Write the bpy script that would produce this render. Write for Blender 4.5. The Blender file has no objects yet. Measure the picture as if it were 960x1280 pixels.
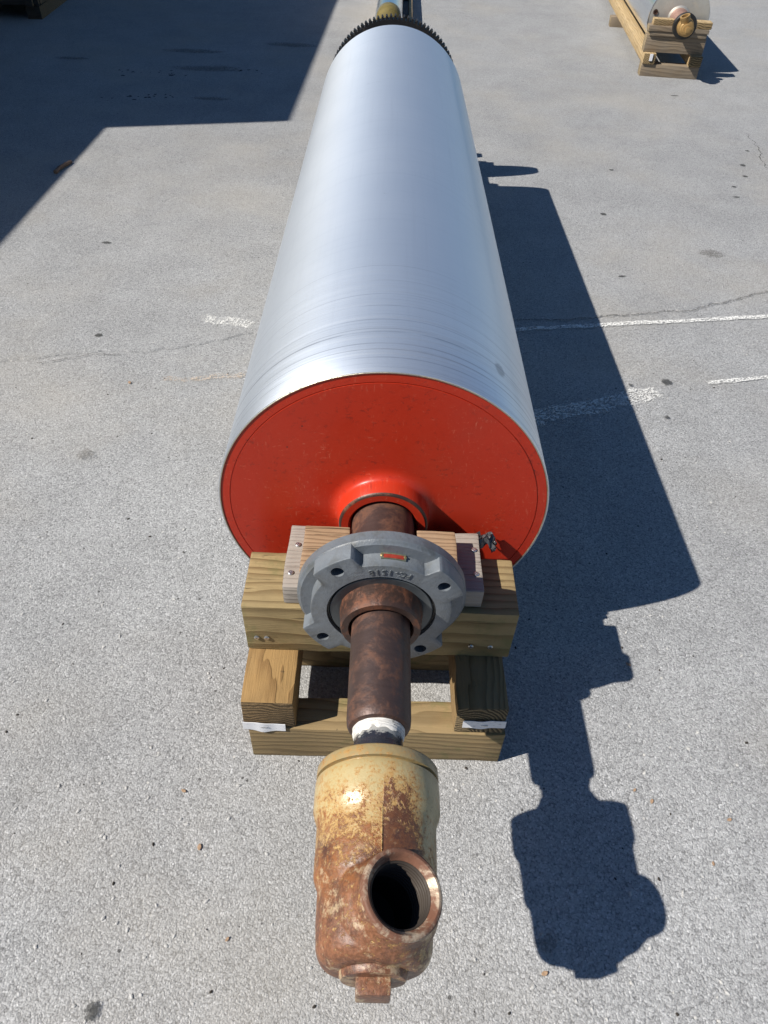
import bpy, bmesh, math, random
from mathutils import Vector, Matrix, noise
R_ = math.radians
rnd = random.Random(7)
S = 0.3                      # one drum radius in metres: every coordinate below is in drum radii
C = bpy.context.scene.collection
sc = bpy.context.scene

# ------------------------------------------------------------------ camera
cam = bpy.data.cameras.new('camera')
camo = bpy.data.objects.new('camera', cam); C.objects.link(camo)
cx = Vector((0.9993, 0.0149, 0.0335)).normalized()
cf = Vector((0.0128, 0.7150, -0.6990)).normalized()
cu = cx.cross(cf).normalized(); cx = cf.cross(cu).normalized()
M = Matrix((( cx.x, cu.x, -cf.x), (cx.y, cu.y, -cf.y), (cx.z, cu.z, -cf.z))).to_4x4()
M.translation = Vector((-0.0532, -3.1786, 4.3612)) * S
camo.matrix_world = M
cam.sensor_fit = 'HORIZONTAL'; cam.sensor_width = 36; cam.lens = 906.3 / 960 * 36
cam.clip_start = 0.02; cam.clip_end = 2000
sc.camera = camo
# ------------------------------------------------------------------ light
KX, KY = 0.9434, 0.3107       # where one unit of height throws its shadow
to_sun = Vector((-KX, -KY, 1)).normalized()
w = bpy.data.worlds.new("World"); sc.world = w; w.use_nodes = True
wn = w.node_tree.nodes; wl = w.node_tree.links
sky = wn.new('ShaderNodeTexSky'); sky.sky_type = 'NISHITA'; sky.sun_disc = False
sky.sun_elevation = math.asin(to_sun.z); sky.sun_rotation = math.atan2(to_sun.x, to_sun.y)
sky.air_density = 1.0; sky.dust_density = 0.3; sky.ozone_density = 4.0
bg = wn['Background']; bg.inputs[1].default_value = 0.060
hs = wn.new('ShaderNodeHueSaturation'); hs.inputs['Saturation'].default_value = 1.14
wl.new(sky.outputs[0], hs.inputs['Color']); wl.new(hs.outputs[0], bg.inputs[0])
sl = bpy.data.lights.new('sun', 'SUN'); sl.energy = 5.0; sl.angle = R_(0.53); sl.color = (1.0, 0.955, 0.88)
so = bpy.data.objects.new('sun', sl); C.objects.link(so); so.location = to_sun * 20
so.rotation_euler = (-to_sun).to_track_quat('-Z', 'Y').to_euler()
sc.view_settings.view_transform = 'Standard'; sc.view_settings.look = 'None'
sc.view_settings.exposure = 0.42; sc.view_settings.gamma = 1.0; sc.view_settings.use_curve_mapping = False

# ------------------------------------------------------------------ node helper
class NT:
    def __init__(s, name):
        s.m = bpy.data.materials.new(name); s.m.use_nodes = True
        s.t = s.m.node_tree; s.b = s.t.nodes['Principled BSDF']; s.out = s.t.nodes['Material Output']
        s.tc = s.t.nodes.new('ShaderNodeTexCoord'); s.P = s.tc.outputs['Object']
    def link(s, a, sock):
        if hasattr(a, 'is_output'): s.t.links.new(a, sock)
        elif isinstance(a, (tuple, list)):
            sock.default_value = tuple(a) + ((1,) if len(a) == 3 and len(sock.default_value) == 4 else ())
        else: sock.default_value = a
    def node(s, kind, props=None, **inp):
        n = s.t.nodes.new(kind)
        for k, v in (props or {}).items(): setattr(n, k, v)
        for k, v in inp.items(): s.link(v, n.inputs[k.replace('_', ' ')])
        return n
    def math(s, op, a, b=None, c=None, clamp=False):
        n = s.t.nodes.new('ShaderNodeMath'); n.operation = op; n.use_clamp = clamp
        for i, v in enumerate((a, b, c)):
            if v is not None: s.link(v, n.inputs[i])
        return n.outputs[0]
    def scale(s, v, k):
        n = s.t.nodes.new('ShaderNodeVectorMath'); n.operation = 'MULTIPLY'; s.link(v, n.inputs[0]); n.inputs[1].default_value = k
        return n.outputs[0]
    def add(s, v, k):
        n = s.t.nodes.new('ShaderNodeVectorMath'); n.operation = 'ADD'; s.link(v, n.inputs[0]); s.link(k, n.inputs[1]); return n.outputs[0]
    def noise(s, scale, detail=4, rough=.55, vec=None, dist=0.0, col=False):
        n = s.node('ShaderNodeTexNoise', None, Vector=vec or s.P, Scale=scale, Detail=detail, Roughness=rough, Distortion=dist)
        return n.outputs['Color' if col else 'Fac']
    def voro(s, scale, vec=None, feature='F1', rand=1.0):
        return s.node('ShaderNodeTexVoronoi', {'feature': feature}, Vector=vec or s.P, Scale=scale, Randomness=rand)
    def ramp(s, f, stops, interp='LINEAR'):
        n = s.t.nodes.new('ShaderNodeValToRGB'); n.color_ramp.interpolation = interp
        e = n.color_ramp.elements
        while len(e) < len(stops): e.new(0.5)
        for el, (p, c) in zip(e, stops):
            el.position = p
            el.color = (c, c, c, 1) if not isinstance(c, (tuple, list)) else tuple(c) + (1,)
        s.link(f, n.inputs[0]); return n.outputs[0]
    def ss(s, x, a, b, lo=0.0, hi=1.0):
        n = s.node('ShaderNodeMapRange', {'interpolation_type': 'SMOOTHSTEP'})
        for v, i in ((x, 0), (a, 1), (b, 2), (lo, 3), (hi, 4)): s.link(v, n.inputs[i])
        return n.outputs[0]
    def mix(s, f, a, b, mode='MIX'):
        n = s.t.nodes.new('ShaderNodeMix'); n.data_type = 'RGBA'; n.blend_type = mode
        s.link(f, n.inputs[0]); s.link(a, n.inputs[6]); s.link(b, n.inputs[7]); return n.outputs[2]
    def bump(s, h, dist, strength=1.0, nrm=None):
        n = s.node('ShaderNodeBump', None, Height=h, Distance=dist, Strength=strength)
        if nrm is not None: s.t.links.new(nrm, n.inputs['Normal'])
        return n.outputs[0]
    def xyz(s, v=None):
        n = s.t.nodes.new('ShaderNodeSeparateXYZ'); s.link(v or s.P, n.inputs[0]); return n.outputs
    def comb(s, x, y, z):
        n = s.t.nodes.new('ShaderNodeCombineXYZ')
        for i, v in enumerate((x, y, z)): s.link(v, n.inputs[i])
        return n.outputs[0]
    def set(s, **k):
        for a, v in k.items(): s.link(v, s.b.inputs[a.replace('_', ' ')])
        return s.m

def simple(name, col, rough=.6, metal=0.0, var=.25, scale=60, bump=0.0):
    n = NT(name); f = n.noise(scale, 5, .65)
    c = n.mix(f, tuple(x * (1 - var) for x in col), tuple(min(1, x * (1 + var)) for x in col))
    n.set(Base_Color=c, Roughness=n.ss(f, .2, .8, max(0, rough - .12), min(1, rough + .12)), Metallic=metal)
    if bump: n.set(Normal=n.bump(f, bump, .6))
    return n.m

# ------------------------------------------------------------------ materials
def asphalt(name, tone, coarse, warm):
    n = NT(name)
    P = n.P
    warp = n.add(P, n.scale(n.noise(90, 2, .5, col=True), (.006,) * 3))
    v = n.voro(coarse, warp); v2 = n.voro(coarse * 2.1, n.add(warp, (3.1, 1.7, .4)))
    cell = n.xyz(v.outputs['Color'])[0]; cell2 = n.xyz(v2.outputs['Color'])[1]
    g = n.math('ADD', n.math('MULTIPLY', cell, .55), n.math('MULTIPLY', cell2, .45))
    base = n.ramp(g, [(0, .45 * tone), (.25, .78 * tone), (.55, .99 * tone), (.8, 1.16 * tone), (1, 1.6 * tone)])
    gap = n.ss(v.outputs['Distance'], .55, .95)
    base = n.mix(n.math('MULTIPLY', gap, .65), base, (.30 * tone,) * 3)
    # wide weathering: dusty, patched, tinted
    big = n.noise(.55, 5, .6); mid = n.noise(4.5, 5, .65); tint = n.noise(1.3, 4, .6, vec=n.add(P, (9, 4, 0)))
    k = n.math('ADD', n.ss(big, .3, .72, .93, 1.06), n.ss(mid, .3, .7, -.06, .06))
    kv = n.node('ShaderNodeCombineColor', None, Red=k, Green=k, Blue=k).outputs[0]
    base = n.mix(1.0, base, kv, 'MULTIPLY')
    base = n.mix(n.ss(tint, .42, .75, 0, warm), base, (tone * 1.14, tone * 1.03, tone * .86))
    fleck = n.voro(34, n.add(P, (2, 7, 0)))
    fl = n.math('MULTIPLY', n.math('LESS_THAN', fleck.outputs['Distance'], .085), n.math('GREATER_THAN', n.xyz(fleck.outputs['Color'])[0], .62))
    base = n.mix(n.math('MULTIPLY', fl, .75), base, (.62, .60, .56))
    fleck2 = n.voro(21, n.add(P, (12, 3, 0)))
    fd = n.math('MULTIPLY', n.math('LESS_THAN', fleck2.outputs['Distance'], .06), n.math('GREATER_THAN', n.xyz(fleck2.outputs['Color'])[1], .6))
    base = n.mix(n.math('MULTIPLY', fd, .8), base, (.055, .052, .05))
    dk = n.noise(9, 6, .75, vec=n.add(P, (5, 5, 0)))
    base = n.mix(n.ss(dk, .70, .82, 0, .22), base, (.10, .095, .09))
    h = n.math('ADD', n.math('MULTIPLY', n.math('SUBTRACT', 1.0, v.outputs['Distance']), .42), n.math('MULTIPLY', cell, 1.25))
    h = n.math('ADD', h, n.math('MULTIPLY', cell2, .6))
    h = n.math('ADD', h, n.math('MULTIPLY', n.noise(330, 2, .5), .7))
    nb = n.bump(h, .0032 * (220 / coarse), .9)
    nb = n.bump(n.noise(28, 4, .6), .004, .35, nb)
    n.set(Base_Color=base, Roughness=.93, Normal=nb, Specular_IOR_Level=.25)
    return n.m
M_ground = asphalt('asphalt_near', .40, 262, .32)
M_overlay = asphalt('asphalt_far', .40, 290, .36)

def wood(name, axis, light, dark, pith=(0.3, -0.5), ring=95, weather=0.0, grey=(.34, .31, .26), green=0.0, end=(.17, .115, .06), knots=()):
    n = NT(name)
    x, y, z = n.xyz()
    lo, u, v = (x, y, z) if axis == 'X' else (y, x, z)
    wob = n.noise(1.0, 3, .5, vec=n.comb(n.math('MULTIPLY', lo, 3.0), n.math('MULTIPLY', u, 14), n.math('MULTIPLY', v, 14)), col=True)
    wx, wy, wz = n.xyz(wob)
    uu = n.math('ADD', n.math('ADD', u, n.math('MULTIPLY', wx, .045)), n.math('MULTIPLY', lo, .035)); vv = n.math('ADD', v, n.math('MULTIPLY', wy, .045))
    du = n.math('SUBTRACT', uu, pith[0] * S); dv = n.math('SUBTRACT', vv, pith[1] * S)
    r = n.math('SQRT', n.math('ADD', n.math('MULTIPLY', du, du), n.math('MULTIPLY', dv, dv)))
    kd = None
    for (kl, ku, kr) in knots:
        a = n.math('MULTIPLY', n.math('SUBTRACT', lo, kl * S), .6); b = n.math('SUBTRACT', u, ku * S)
        d = n.math('SQRT', n.math('ADD', n.math('MULTIPLY', a, a), n.math('MULTIPLY', b, b)))
        r = n.math('ADD', r, n.ss(d, 0.0, kr * S * 4.0, .022, 0))
        kk = n.ss(d, kr * S * .7, kr * S * 1.1, 1, 0); kd = kk if kd is None else n.math('MAXIMUM', kd, kk)
    ph = n.math('FRACT', n.math('MULTIPLY', r, ring))
    late = n.math('MULTIPLY', n.ss(ph, .35, .92), n.ss(ph, .93, 1.0, 1, 0))
    fib = n.noise(1.0, 5, .65, vec=n.comb(n.math('MULTIPLY', lo, 14), n.math('MULTIPLY', u, 420), n.math('MULTIPLY', v, 420)))
    blot = n.noise(9, 5, .65)
    c = n.mix(n.math('MULTIPLY', late, .95), tuple(q * .86 for q in light), tuple(q * .80 for q in dark))
    c = n.mix(n.ss(n.noise(4, 6, .7, vec=n.add(n.P, (6, 2, 9))), .42, .70, 0, .45), c, tuple(q * .42 for q in light))
    c = n.mix(n.ss(fib, .3, .75, .0, .45), c, tuple(q * .45 for q in light))
    if weather: c = n.mix(n.ss(blot, .5 - weather * .5, .9 - weather * .5, .15 * weather, min(1, weather * 1.1)), c, n.mix(fib, tuple(q * .62 for q in grey), tuple(q * 1.25 for q in grey)))
    if green: c = n.mix(n.ss(n.noise(14, 4, .7, vec=n.add(n.P, (4, 4, 4))), .5, .72, 0, green), c, (.12, .135, .05))
    c = n.mix(n.ss(n.noise(55, 4, .7, vec=n.add(n.P, (1, 2, 3))), .66, .76, 0, .6), c, (.06, .045, .03))
    chk = n.noise(1.0, 3, .6, vec=n.comb(n.math('MULTIPLY', lo, 5), n.math('MULTIPLY', u, 170), n.math('MULTIPLY', v, 170)))
    ck = n.math('MULTIPLY', n.ss(chk, .64, .70), n.ss(n.noise(6, 3, .6, vec=n.add(n.P, (8, 1, 2))), .45, .6))
    c = n.mix(n.math('MULTIPLY', ck, .7), c, (.05, .035, .02))
    if kd is not None: c = n.mix(n.math('MULTIPLY', kd, .8), c, (.13, .075, .035))
    # end grain
    geo = n.t.nodes.new('ShaderNodeNewGeometry')
    vt = n.t.nodes.new('ShaderNodeVectorTransform'); vt.vector_type = 'NORMAL'; vt.convert_from = 'WORLD'; vt.convert_to = 'OBJECT'
    n.t.links.new(geo.outputs['True Normal'], vt.inputs[0])
    ax = n.math('ABSOLUTE', n.xyz(vt.outputs[0])[0 if axis == 'X' else 1])
    isend = n.ss(ax, .6, .75)
    pore = n.noise(520, 3, .7)
    ph2 = n.math('FRACT', n.math('MULTIPLY', r, ring * 1.1))
    ce = n.mix(n.ss(ph2, .3, .85), tuple(q * 2.0 for q in end), tuple(q * .5 for q in end))
    ce = n.mix(n.ss(pore, .35, .7, 0, .6), ce, tuple(q * .3 for q in end))
    c = n.mix(isend, c, ce)
    he = n.math('ADD', n.math('MULTIPLY', pore, .6), n.ss(ph2, .3, .85, 1.0, .0))
    hl = n.math('ADD', n.math('MULTIPLY', fib, .8), n.math('MULTIPLY', late, .6))
    h = n.math('ADD', n.math('MULTIPLY', hl, n.math('SUBTRACT', 1.0, isend)), n.math('MULTIPLY', n.math('MULTIPLY', he, isend), 3.0))
    n.set(Base_Color=c, Roughness=.82, Specular_IOR_Level=.25, Normal=n.bump(n.math('SUBTRACT', h, n.math('MULTIPLY', ck, 1.6)), .0015, .9))
    return n.m
W_yellow = wood('beam_wood', 'X', (.47, .345, .17), (.22, .135, .055), pith=(-.9, .45), ring=62, weather=.45, grey=(.20, .155, .08), green=.5)
W_runner = wood('runner_wood', 'Y', (.42, .255, .10), (.27, .15, .055), pith=(-.66, -.35), ring=110, weather=.25, grey=(.26, .19, .10), end=(.12, .08, .04), knots=((-.80, -.555, .022),))
W_runner2 = wood('runner_wood_dark', 'Y', (.38, .25, .115), (.21, .13, .05), pith=(.60, .40), ring=125, weather=.3, grey=(.26, .21, .14), end=(.15, .11, .06))
W_cross = wood('cross_timber_wood', 'X', (.42, .29, .14), (.22, .14, .06), pith=(-.7, -.3), ring=75, weather=.45, grey=(.25, .19, .105), green=.5)
W_grey = wood('weathered_board_wood', 'X', (.40, .33, .26), (.22, .165, .12), pith=(-1.4, 2.6), ring=130, weather=.75, grey=(.34, .305, .27), end=(.24, .20, .17))
W_red = wood('cedar_board_wood', 'X', (.44, .29, .17), (.27, .16, .085), pith=(-1.1, 1.6), ring=105, weather=.2, grey=(.42, .33, .26), end=(.33, .21, .13))
W_far = wood('skid_wood', 'Y', (.60, .44, .24), (.42, .28, .12), pith=(.5, -.5), ring=80, weather=.2, end=(.17, .12, .06))
W_farx = wood('skid_cross_wood', 'X', (.34, .25, .155), (.19, .13, .075), pith=(-1.0, -.5), ring=70, weather=.6, grey=(.24, .20, .155), end=(.26, .2, .12))
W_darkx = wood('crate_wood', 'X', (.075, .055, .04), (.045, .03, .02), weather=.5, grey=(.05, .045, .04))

def steel_drum(name, L, worn):
    n = NT(name); x, y, z = n.xyz()
    zc = n.math('SUBTRACT', z, 1.268 * S if worn else 0.0)
    ang = n.math('ARCTAN2', x, zc)
    ring1 = n.noise(1.0, 4, .7, vec=n.comb(n.math('MULTIPLY', ang, .35), n.math('MULTIPLY', y, 95), .3))
    ring2 = n.noise(1.0, 3, .8, vec=n.comb(n.math('MULTIPLY', ang, 1.1), n.math('MULTIPLY', y, 330), 2.2))
    soft = n.noise(5, 4, .6); cloud = n.noise(1.6, 3, .5)
    near = n.ss(n.math('ADD', y, n.math('MULTIPLY', n.math('SUBTRACT', ring1, .5), .25)), .10, .50, 1, 0)                      # the worn band at the near end
    col = n.mix(soft, (.74, .80, .87), (.79, .84, .90))
    rough = n.ss(cloud, .3, .7, .450, .456)
    nrm_h = n.math('ADD', n.math('MULTIPLY', ring2, .35), n.math('MULTIPLY', ring1, .3))
    if worn:
        st = n.math('MULTIPLY', n.ss(ring1, .50, .70), near)
        st2 = n.math('MULTIPLY', n.ss(ring2, .52, .72), n.math('ADD', n.math('MULTIPLY', near, .8), .05))
        col = n.mix(n.math('MULTIPLY', st, .38), col, (.36, .40, .46))
        col = n.mix(n.math('MULTIPLY', st2, .34), col, (.34, .38, .44))
        for (yy, wd, k) in ((.118, .0022, .7), (.128, .0012, .4), (.206, .0012, .45), (.248, .0010, .4), (.158, .0010, .45), (.064, .0014, .5), (.04, .001, .5), (.36, .0009, .3), (.082, .0016, .5), (.30, .0008, .25)):
            yj = n.math('ADD', y, n.math('MULTIPLY', n.math('SUBTRACT', n.noise(2.2, 2, .5), .5), .004))
            l_ = n.ss(n.math('ABSOLUTE', n.math('SUBTRACT', yj, yy)), wd * .4, wd * 1.6, k, 0)
            l_ = n.math('MULTIPLY', l_, n.ss(n.noise(7, 3, .6, vec=n.add(n.P, (yy * 40, 0, 0))), .3, .6))
            col = n.mix(l_, col, (.30, .33, .38))
        faint = n.noise(1.0, 5, .75, vec=n.comb(n.math('MULTIPLY', ang, .5), n.math('MULTIPLY', y, 55), 7.7))
        col = n.mix(n.ss(faint, .5, .75, 0, .12), col, (.52, .58, .66))
        lon = n.noise(1.0, 5, .7, vec=n.comb(n.math('MULTIPLY', ang, 22), n.math('MULTIPLY', y, 1.3), 1.1))
        col = n.mix(n.ss(lon, .48, .75, 0, .12), col, (.56, .60, .66))
        smear = n.noise(5, 5, .65); rough = n.math('ADD', rough, n.ss(smear, .3, .7, -.003, .003))
        dirt = n.noise(26, 5, .7, vec=n.add(n.P, (3, 0, 1)))
        col = n.mix(n.math('MULTIPLY', n.ss(dirt, .66, .78), n.ss(y, .1, .8, .5, .16)), col, (.32, .33, .34))
        # a greasy thumb mark on the right shoulder
        e1 = n.math('DIVIDE', n.math('SUBTRACT', ang, .70), .045); e2 = n.math('DIVIDE', n.math('SUBTRACT', y, .125), .022)
        e = n.math('SQRT', n.math('ADD', n.math('MULTIPLY', e1, e1), n.math('MULTIPLY', e2, e2)))
        e = n.math('ADD', e, n.math('MULTIPLY', n.math('SUBTRACT', n.noise(70, 3, .6), .5), .8))
        col = n.mix(n.ss(e, .6, 1.1, .55, 0), col, (.25, .28, .33))
        rough = n.math('ADD', rough, n.math('MULTIPLY', st, .08))
    tan = n.t.nodes.new('ShaderNodeTangent'); tan.direction_type = 'RADIAL'; tan.axis = 'Y'
    n.t.links.new(tan.outputs[0], n.b.inputs['Tangent'])
    n.set(Base_Color=col, Metallic=.88 if worn else 1.0, Roughness=rough if worn else .16, Anisotropic=.42, Anisotropic_Rotation=.25,
          Normal=n.bump(nrm_h, .00012 if worn else .0001, .10))
    return n.m
M_drum = steel_drum('worn_drum_steel', 8.18, True)
M_polish = steel_drum('polished_roller_steel', 8, False)

def red_paint():
    n = NT('red_paint'); big = n.noise(6, 5, .6); fine = n.noise(90, 5, .7); scr = n.noise(1.0, 4, .75, vec=n.scale(n.P, (260, 40, 22)))
    c = n.mix(big, (.44, .024, .008), (.52, .036, .012))
    c = n.mix(n.ss(scr, .68, .78, 0, .35), c, (.66, .16, .09))
    c = n.mix(n.ss(fine, .70, .78, 0, .75), c, (.10, .018, .012))
    for k, (sx, sz, th, sh) in enumerate(((60, 190, .70, (.64, .16, .09)), (210, 50, .70, (.62, .16, .09)), (70, 80, .66, (.20, .02, .012)))):
        st = n.noise(1.0, 4, .8, vec=n.comb(n.math('MULTIPLY', n.xyz()[0], sx), 3.0 * k, n.math('MULTIPLY', n.xyz()[2], sz)), dist=.4)
        gate = n.ss(n.noise(11, 3, .6, vec=n.add(n.P, (3.0 * k, 1, 0))), .44, .58)
        c = n.mix(n.math('MULTIPLY', n.math('MULTIPLY', n.ss(st, th - .11, th - .03), gate), .55), c, sh)
    c = n.mix(n.ss(n.noise(5, 6, .7, vec=n.add(n.P, (7, 2, 1))), .5, .75, 0, .30), c, (.33, .045, .025))
    dv = n.voro(30, n.add(n.P, (1, 0, 2))); dots = n.math('MULTIPLY', n.math('LESS_THAN', dv.outputs['Distance'], .055), n.math('GREATER_THAN', n.xyz(dv.outputs['Color'])[0], .72))
    c = n.mix(n.math('MULTIPLY', dots, .8), c, (.07, .02, .015))
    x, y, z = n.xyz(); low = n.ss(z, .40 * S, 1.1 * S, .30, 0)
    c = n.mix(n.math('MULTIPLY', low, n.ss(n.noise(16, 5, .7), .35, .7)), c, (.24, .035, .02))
    n.set(Base_Color=c, Roughness=n.ss(big, .3, .7, .34, .48), Specular_IOR_Level=.30, Coat_Weight=.12, Coat_Roughness=.28,
          Normal=n.bump(n.noise(38, 4, .6), .0012, .25))
    return n.m
M_red = red_paint()

def rusty(name, dark, rust, amt, rough, metal, sc_=18):
    n = NT(name); a = n.noise(sc_, 6, .68, dist=.6); b = n.noise(sc_ * 6, 5, .7); x, y, z = n.xyz()
    rings = n.noise(1.0, 3, .7, vec=n.comb(n.math('MULTIPLY', x, 8), n.math('MULTIPLY', y, 160), n.math('MULTIPLY', z, 8)))
    m = n.ss(n.math('ADD', n.math('MULTIPLY', a, .75), n.math('MULTIPLY', b, .25)), .62 - amt * .3, .78 - amt * .3)
    c = n.mix(rings, dark, tuple(q * 1.7 for q in dark))
    c = n.mix(m, c, n.mix(b, tuple(q * .6 for q in rust), tuple(q * 1.35 for q in rust)))
    c = n.mix(n.ss(b, .70, .78, 0, .45), c, (.26, .17, .12))
    n.set(Base_Color=c, Metallic=n.math('MULTIPLY', n.math('SUBTRACT', 1.0, m), metal), Roughness=n.ss(m, 0, 1, rough, min(1, rough + .25)),
          Normal=n.bump(n.math('ADD', b, n.math('MULTIPLY', m, .5)), .0010, .5))
    return n.m
M_shaft = rusty('rusty_shaft_steel', (.055, .036, .032), (.115, .048, .026), .55, .46, .45, 12)
M_collar = rusty('rusty_collar_steel', (.05, .030, .024), (.15, .055, .026), .50, .42, .4, 22)
M_rimsteel = rusty('bare_rim_steel', (.42, .38, .30), (.26, .18, .09), .45, .4, .9, 24)
M_gear = rusty('greasy_gear_steel', (.022, .020, .020), (.045, .032, .02), .25, .5, .5, 40)
M_farhub = rusty('far_hub_steel', (.26, .16, .13), (.34, .20, .16), .4, .5, .5, 20)

def housing_paint():
    n = NT('blue_grey_paint'); a = n.noise(14, 6, .7); b = n.noise(110, 4, .7)
    c = n.mix(a, (.075, .088, .104), (.118, .133, .150))
    c = n.mix(n.ss(n.noise(30, 6, .72, dist=.5), .46, .64, 0, .75), c, (.055, .053, .044))
    c = n.mix(n.ss(b, .68, .78, 0, .6), c, (.13, .085, .05))
    c = n.mix(n.ss(n.noise(17, 6, .75, vec=n.add(n.P, (2, 2, 2)), dist=.8), .5, .66, 0, .55), c, (.072, .074, .062))
    geo = n.t.nodes.new('ShaderNodeNewGeometry')
    pt = n.ss(geo.outputs['Pointiness'], .52, .58, 0, .5)
    c = n.mix(pt, c, (.22, .24, .26))
    n.set(Base_Color=c, Roughness=n.ss(a, .3, .7, .32, .48), Specular_IOR_Level=.55, Normal=n.bump(n.noise(85, 6, .7), .0022, .6))
    return n.m
M_house = housing_paint()

def union_metal():
    n = NT('rust_blistered_cream_paint'); x, y, z = n.xyz()
    d = n.math('MULTIPLY', y, -1 / S)                           # distance toward the plug, in drum radii
    big = n.noise(11, 5, .62, dist=.5); sp = n.noise(75, 5, .72); fine = n.noise(230, 4, .7); md = n.noise(27, 5, .7)
    fld = n.math('ADD', n.ss(d, 1.72, 2.28, .05, .72), n.math('MULTIPLY', n.math('SUBTRACT', big, .5), .55))
    # one heavy rust patch beside the casting seam
    px = n.math('MULTIPLY', n.ss(x, .018 * S, .024 * S), n.ss(x, .10 * S, .22 * S, 1, 0))
    py = n.math('MULTIPLY', n.ss(d, 1.74, 1.90), n.ss(d, 2.10, 2.4, 1, 0))
    patch = n.math('MULTIPLY', px, py)
    fld = n.math('ADD', fld, n.math('MULTIPLY', patch, .30))
    fld = n.math('ADD', fld, n.math('MULTIPLY', n.ss(x, .12 * S, .21 * S), n.ss(d, 1.7, 2.3, -.20, -.30)))   # right flank keeps its paint
    spk = n.math('ADD', n.math('MULTIPLY', n.math('SUBTRACT', sp, .5), 1.5), n.math('MULTIPLY', n.math('SUBTRACT', fine, .5), 1.3))
    m = n.ss(n.math('ADD', fld, spk), .30, .62)
    cream = n.mix(md, (.34, .25, .105), (.44, .345, .17))
    cream = n.mix(n.ss(d, 1.735, 1.75, .75, 0), cream, (.30, .225, .11))
    cream = n.mix(n.ss(d, 1.74, 1.80, 0, .5), cream, (.50, .41, .22))
    cream = n.mix(n.ss(n.noise(40, 5, .7, vec=n.add(n.P, (5, 0, 0))), .52, .75, 0, .55), cream, (.50, .25, .07))
    rust = n.mix(n.ss(md, .32, .66), (.065, .028, .02), (.27, .10, .03))
    rust = n.mix(n.ss(fine, .45, .7, 0, .5), rust, (.32, .13, .04))
    rust = n.mix(n.ss(d, 2.10, 2.35, 0, .50), rust, n.mix(n.ss(fine, .35, .65), (.06, .028, .021), (.22, .105, .07)))
    rust = n.mix(n.math('MULTIPLY', patch, n.ss(md, .4, .6, .1, .75)), rust, (.05, .022, .018))
    mm = n.math('ADD', fld, spk); m0 = n.ss(mm, .02, .40); ochre = n.mix(md, (.34, .155, .035), (.47, .27, .085))
    c = n.mix(n.math('MULTIPLY', m0, .85), cream, ochre)
    c = n.mix(m, c, rust)
    tiny = n.noise(330, 3, .6); c = n.mix(n.math('MULTIPLY', n.ss(tiny, .60, .68), n.ss(d, 1.76, 1.95, .05, .7)), c, (.075, .03, .018))
    c = n.mix(n.math('MULTIPLY', n.ss(n.noise(30, 7, .8, vec=n.add(n.P, (0, 7, 0))), .52, .62), n.ss(d, 1.95, 2.2, 0, .7)), c, n.mix(fine, (.46, .33, .15), (.50, .40, .30)))
    n.set(Base_Color=c, Roughness=n.ss(m, 0, 1, .30, .46), Specular_IOR_Level=.6,
          Normal=n.bump(n.math('ADD', n.math('MULTIPLY', m, .8), n.math('ADD', n.math('MULTIPLY', fine, .5), sp)), .0011, .65))
    return n.m
M_union = union_metal()
M_portrim = rusty('scraped_port_metal', (.40, .32, .23), (.16, .07, .04), .85, .42, .25, 24)
M_bore = simple('dark_bore', (.045, .034, .026), .7, .2)
def smeared():
    n = NT('smeared_black_pipe'); x, y, z = n.xyz(); d = n.math('MULTIPLY', y, -1 / S)
    a = n.noise(1.0, 5, .75, vec=n.comb(n.math('MULTIPLY', x, 90), n.math('MULTIPLY', y, 160), n.math('MULTIPLY', z, 90)))
    w_ = n.ss(n.math('ADD', a, n.ss(d, 1.50, 1.585, .22, -.16)), .52, .62)
    c = n.mix(a, (.012, .014, .020), (.035, .040, .055)); c = n.mix(n.math('MULTIPLY', w_, .75), c, (.42, .41, .38))
    return n.set(Base_Color=c, Roughness=.24, Normal=n.bump(a, .0008, .5))
M_black = smeared()
M_gap = simple('black_seal', (.012, .012, .012), .45)
M_face = simple('grey_seal_plate', (.085, .095, .10), .42, .2, .25, 60)
def tape():
    n = NT('white_thread_tape'); x, y, z = n.xyz()
    a = n.noise(1.0, 4, .7, vec=n.comb(n.math('MULTIPLY', x, 20), n.math('MULTIPLY', y, 420), n.math('MULTIPLY', z, 20)))
    c = n.mix(n.ss(a, .42, .72), (.74, .72, .68), (.36, .34, .31)); c = n.mix(n.ss(n.noise(60, 4, .7), .62, .72, 0, .8), c, (.10, .09, .08))
    return n.set(Base_Color=c, Roughness=.6, Normal=n.bump(a, .0012, .7))
M_tape = tape()
M_tag = simple('red_tag_enamel', (.26, .032, .018), .4, 0, .6, 150)
M_tagrim = simple('tarnished_tag_metal', (.20, .21, .15), .45, .5, .5, 150)
M_brass = simple('tarnished_brass', (.55, .42, .20), .38, .8, .3, 120)
M_yellow = simple('yellow_brass', (.33, .205, .075), .5, .25, .45, 30, .0012)
M_screw = simple('zinc_screw', (.55, .55, .55), .32, .9, .3, 200)
M_slot = simple('screw_recess', (.05, .05, .05), .6)
M_moss = simple('mossy_cap', (.15, .115, .03), .75, .1, .7, 40, .003)
M_endsteel = rusty('dull_end_steel', (.38, .36, .32), (.42, .37, .30), .35, .45, .6, 9)
def tagpaper():
    n = NT('tag_paper'); x, y, z = n.xyz()
    a = n.noise(1.0, 4, .75, vec=n.comb(n.math('MULTIPLY', x, 140), n.math('MULTIPLY', y, 60), n.math('MULTIPLY', z, 520)))
    c = n.mix(n.ss(a, .58, .66, 0, .75), (.74, .74, .76), (.22, .22, .25))
    return n.set(Base_Color=c, Roughness=.55)
M_paper = tagpaper()
M_plastic = simple('grey_plastic_film', (.06, .06, .064), .16, 0, .8, 50)
M_leaf = simple('dry_leaf_tan', (.34, .225, .14), .85, 0, .4, 200)
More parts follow.
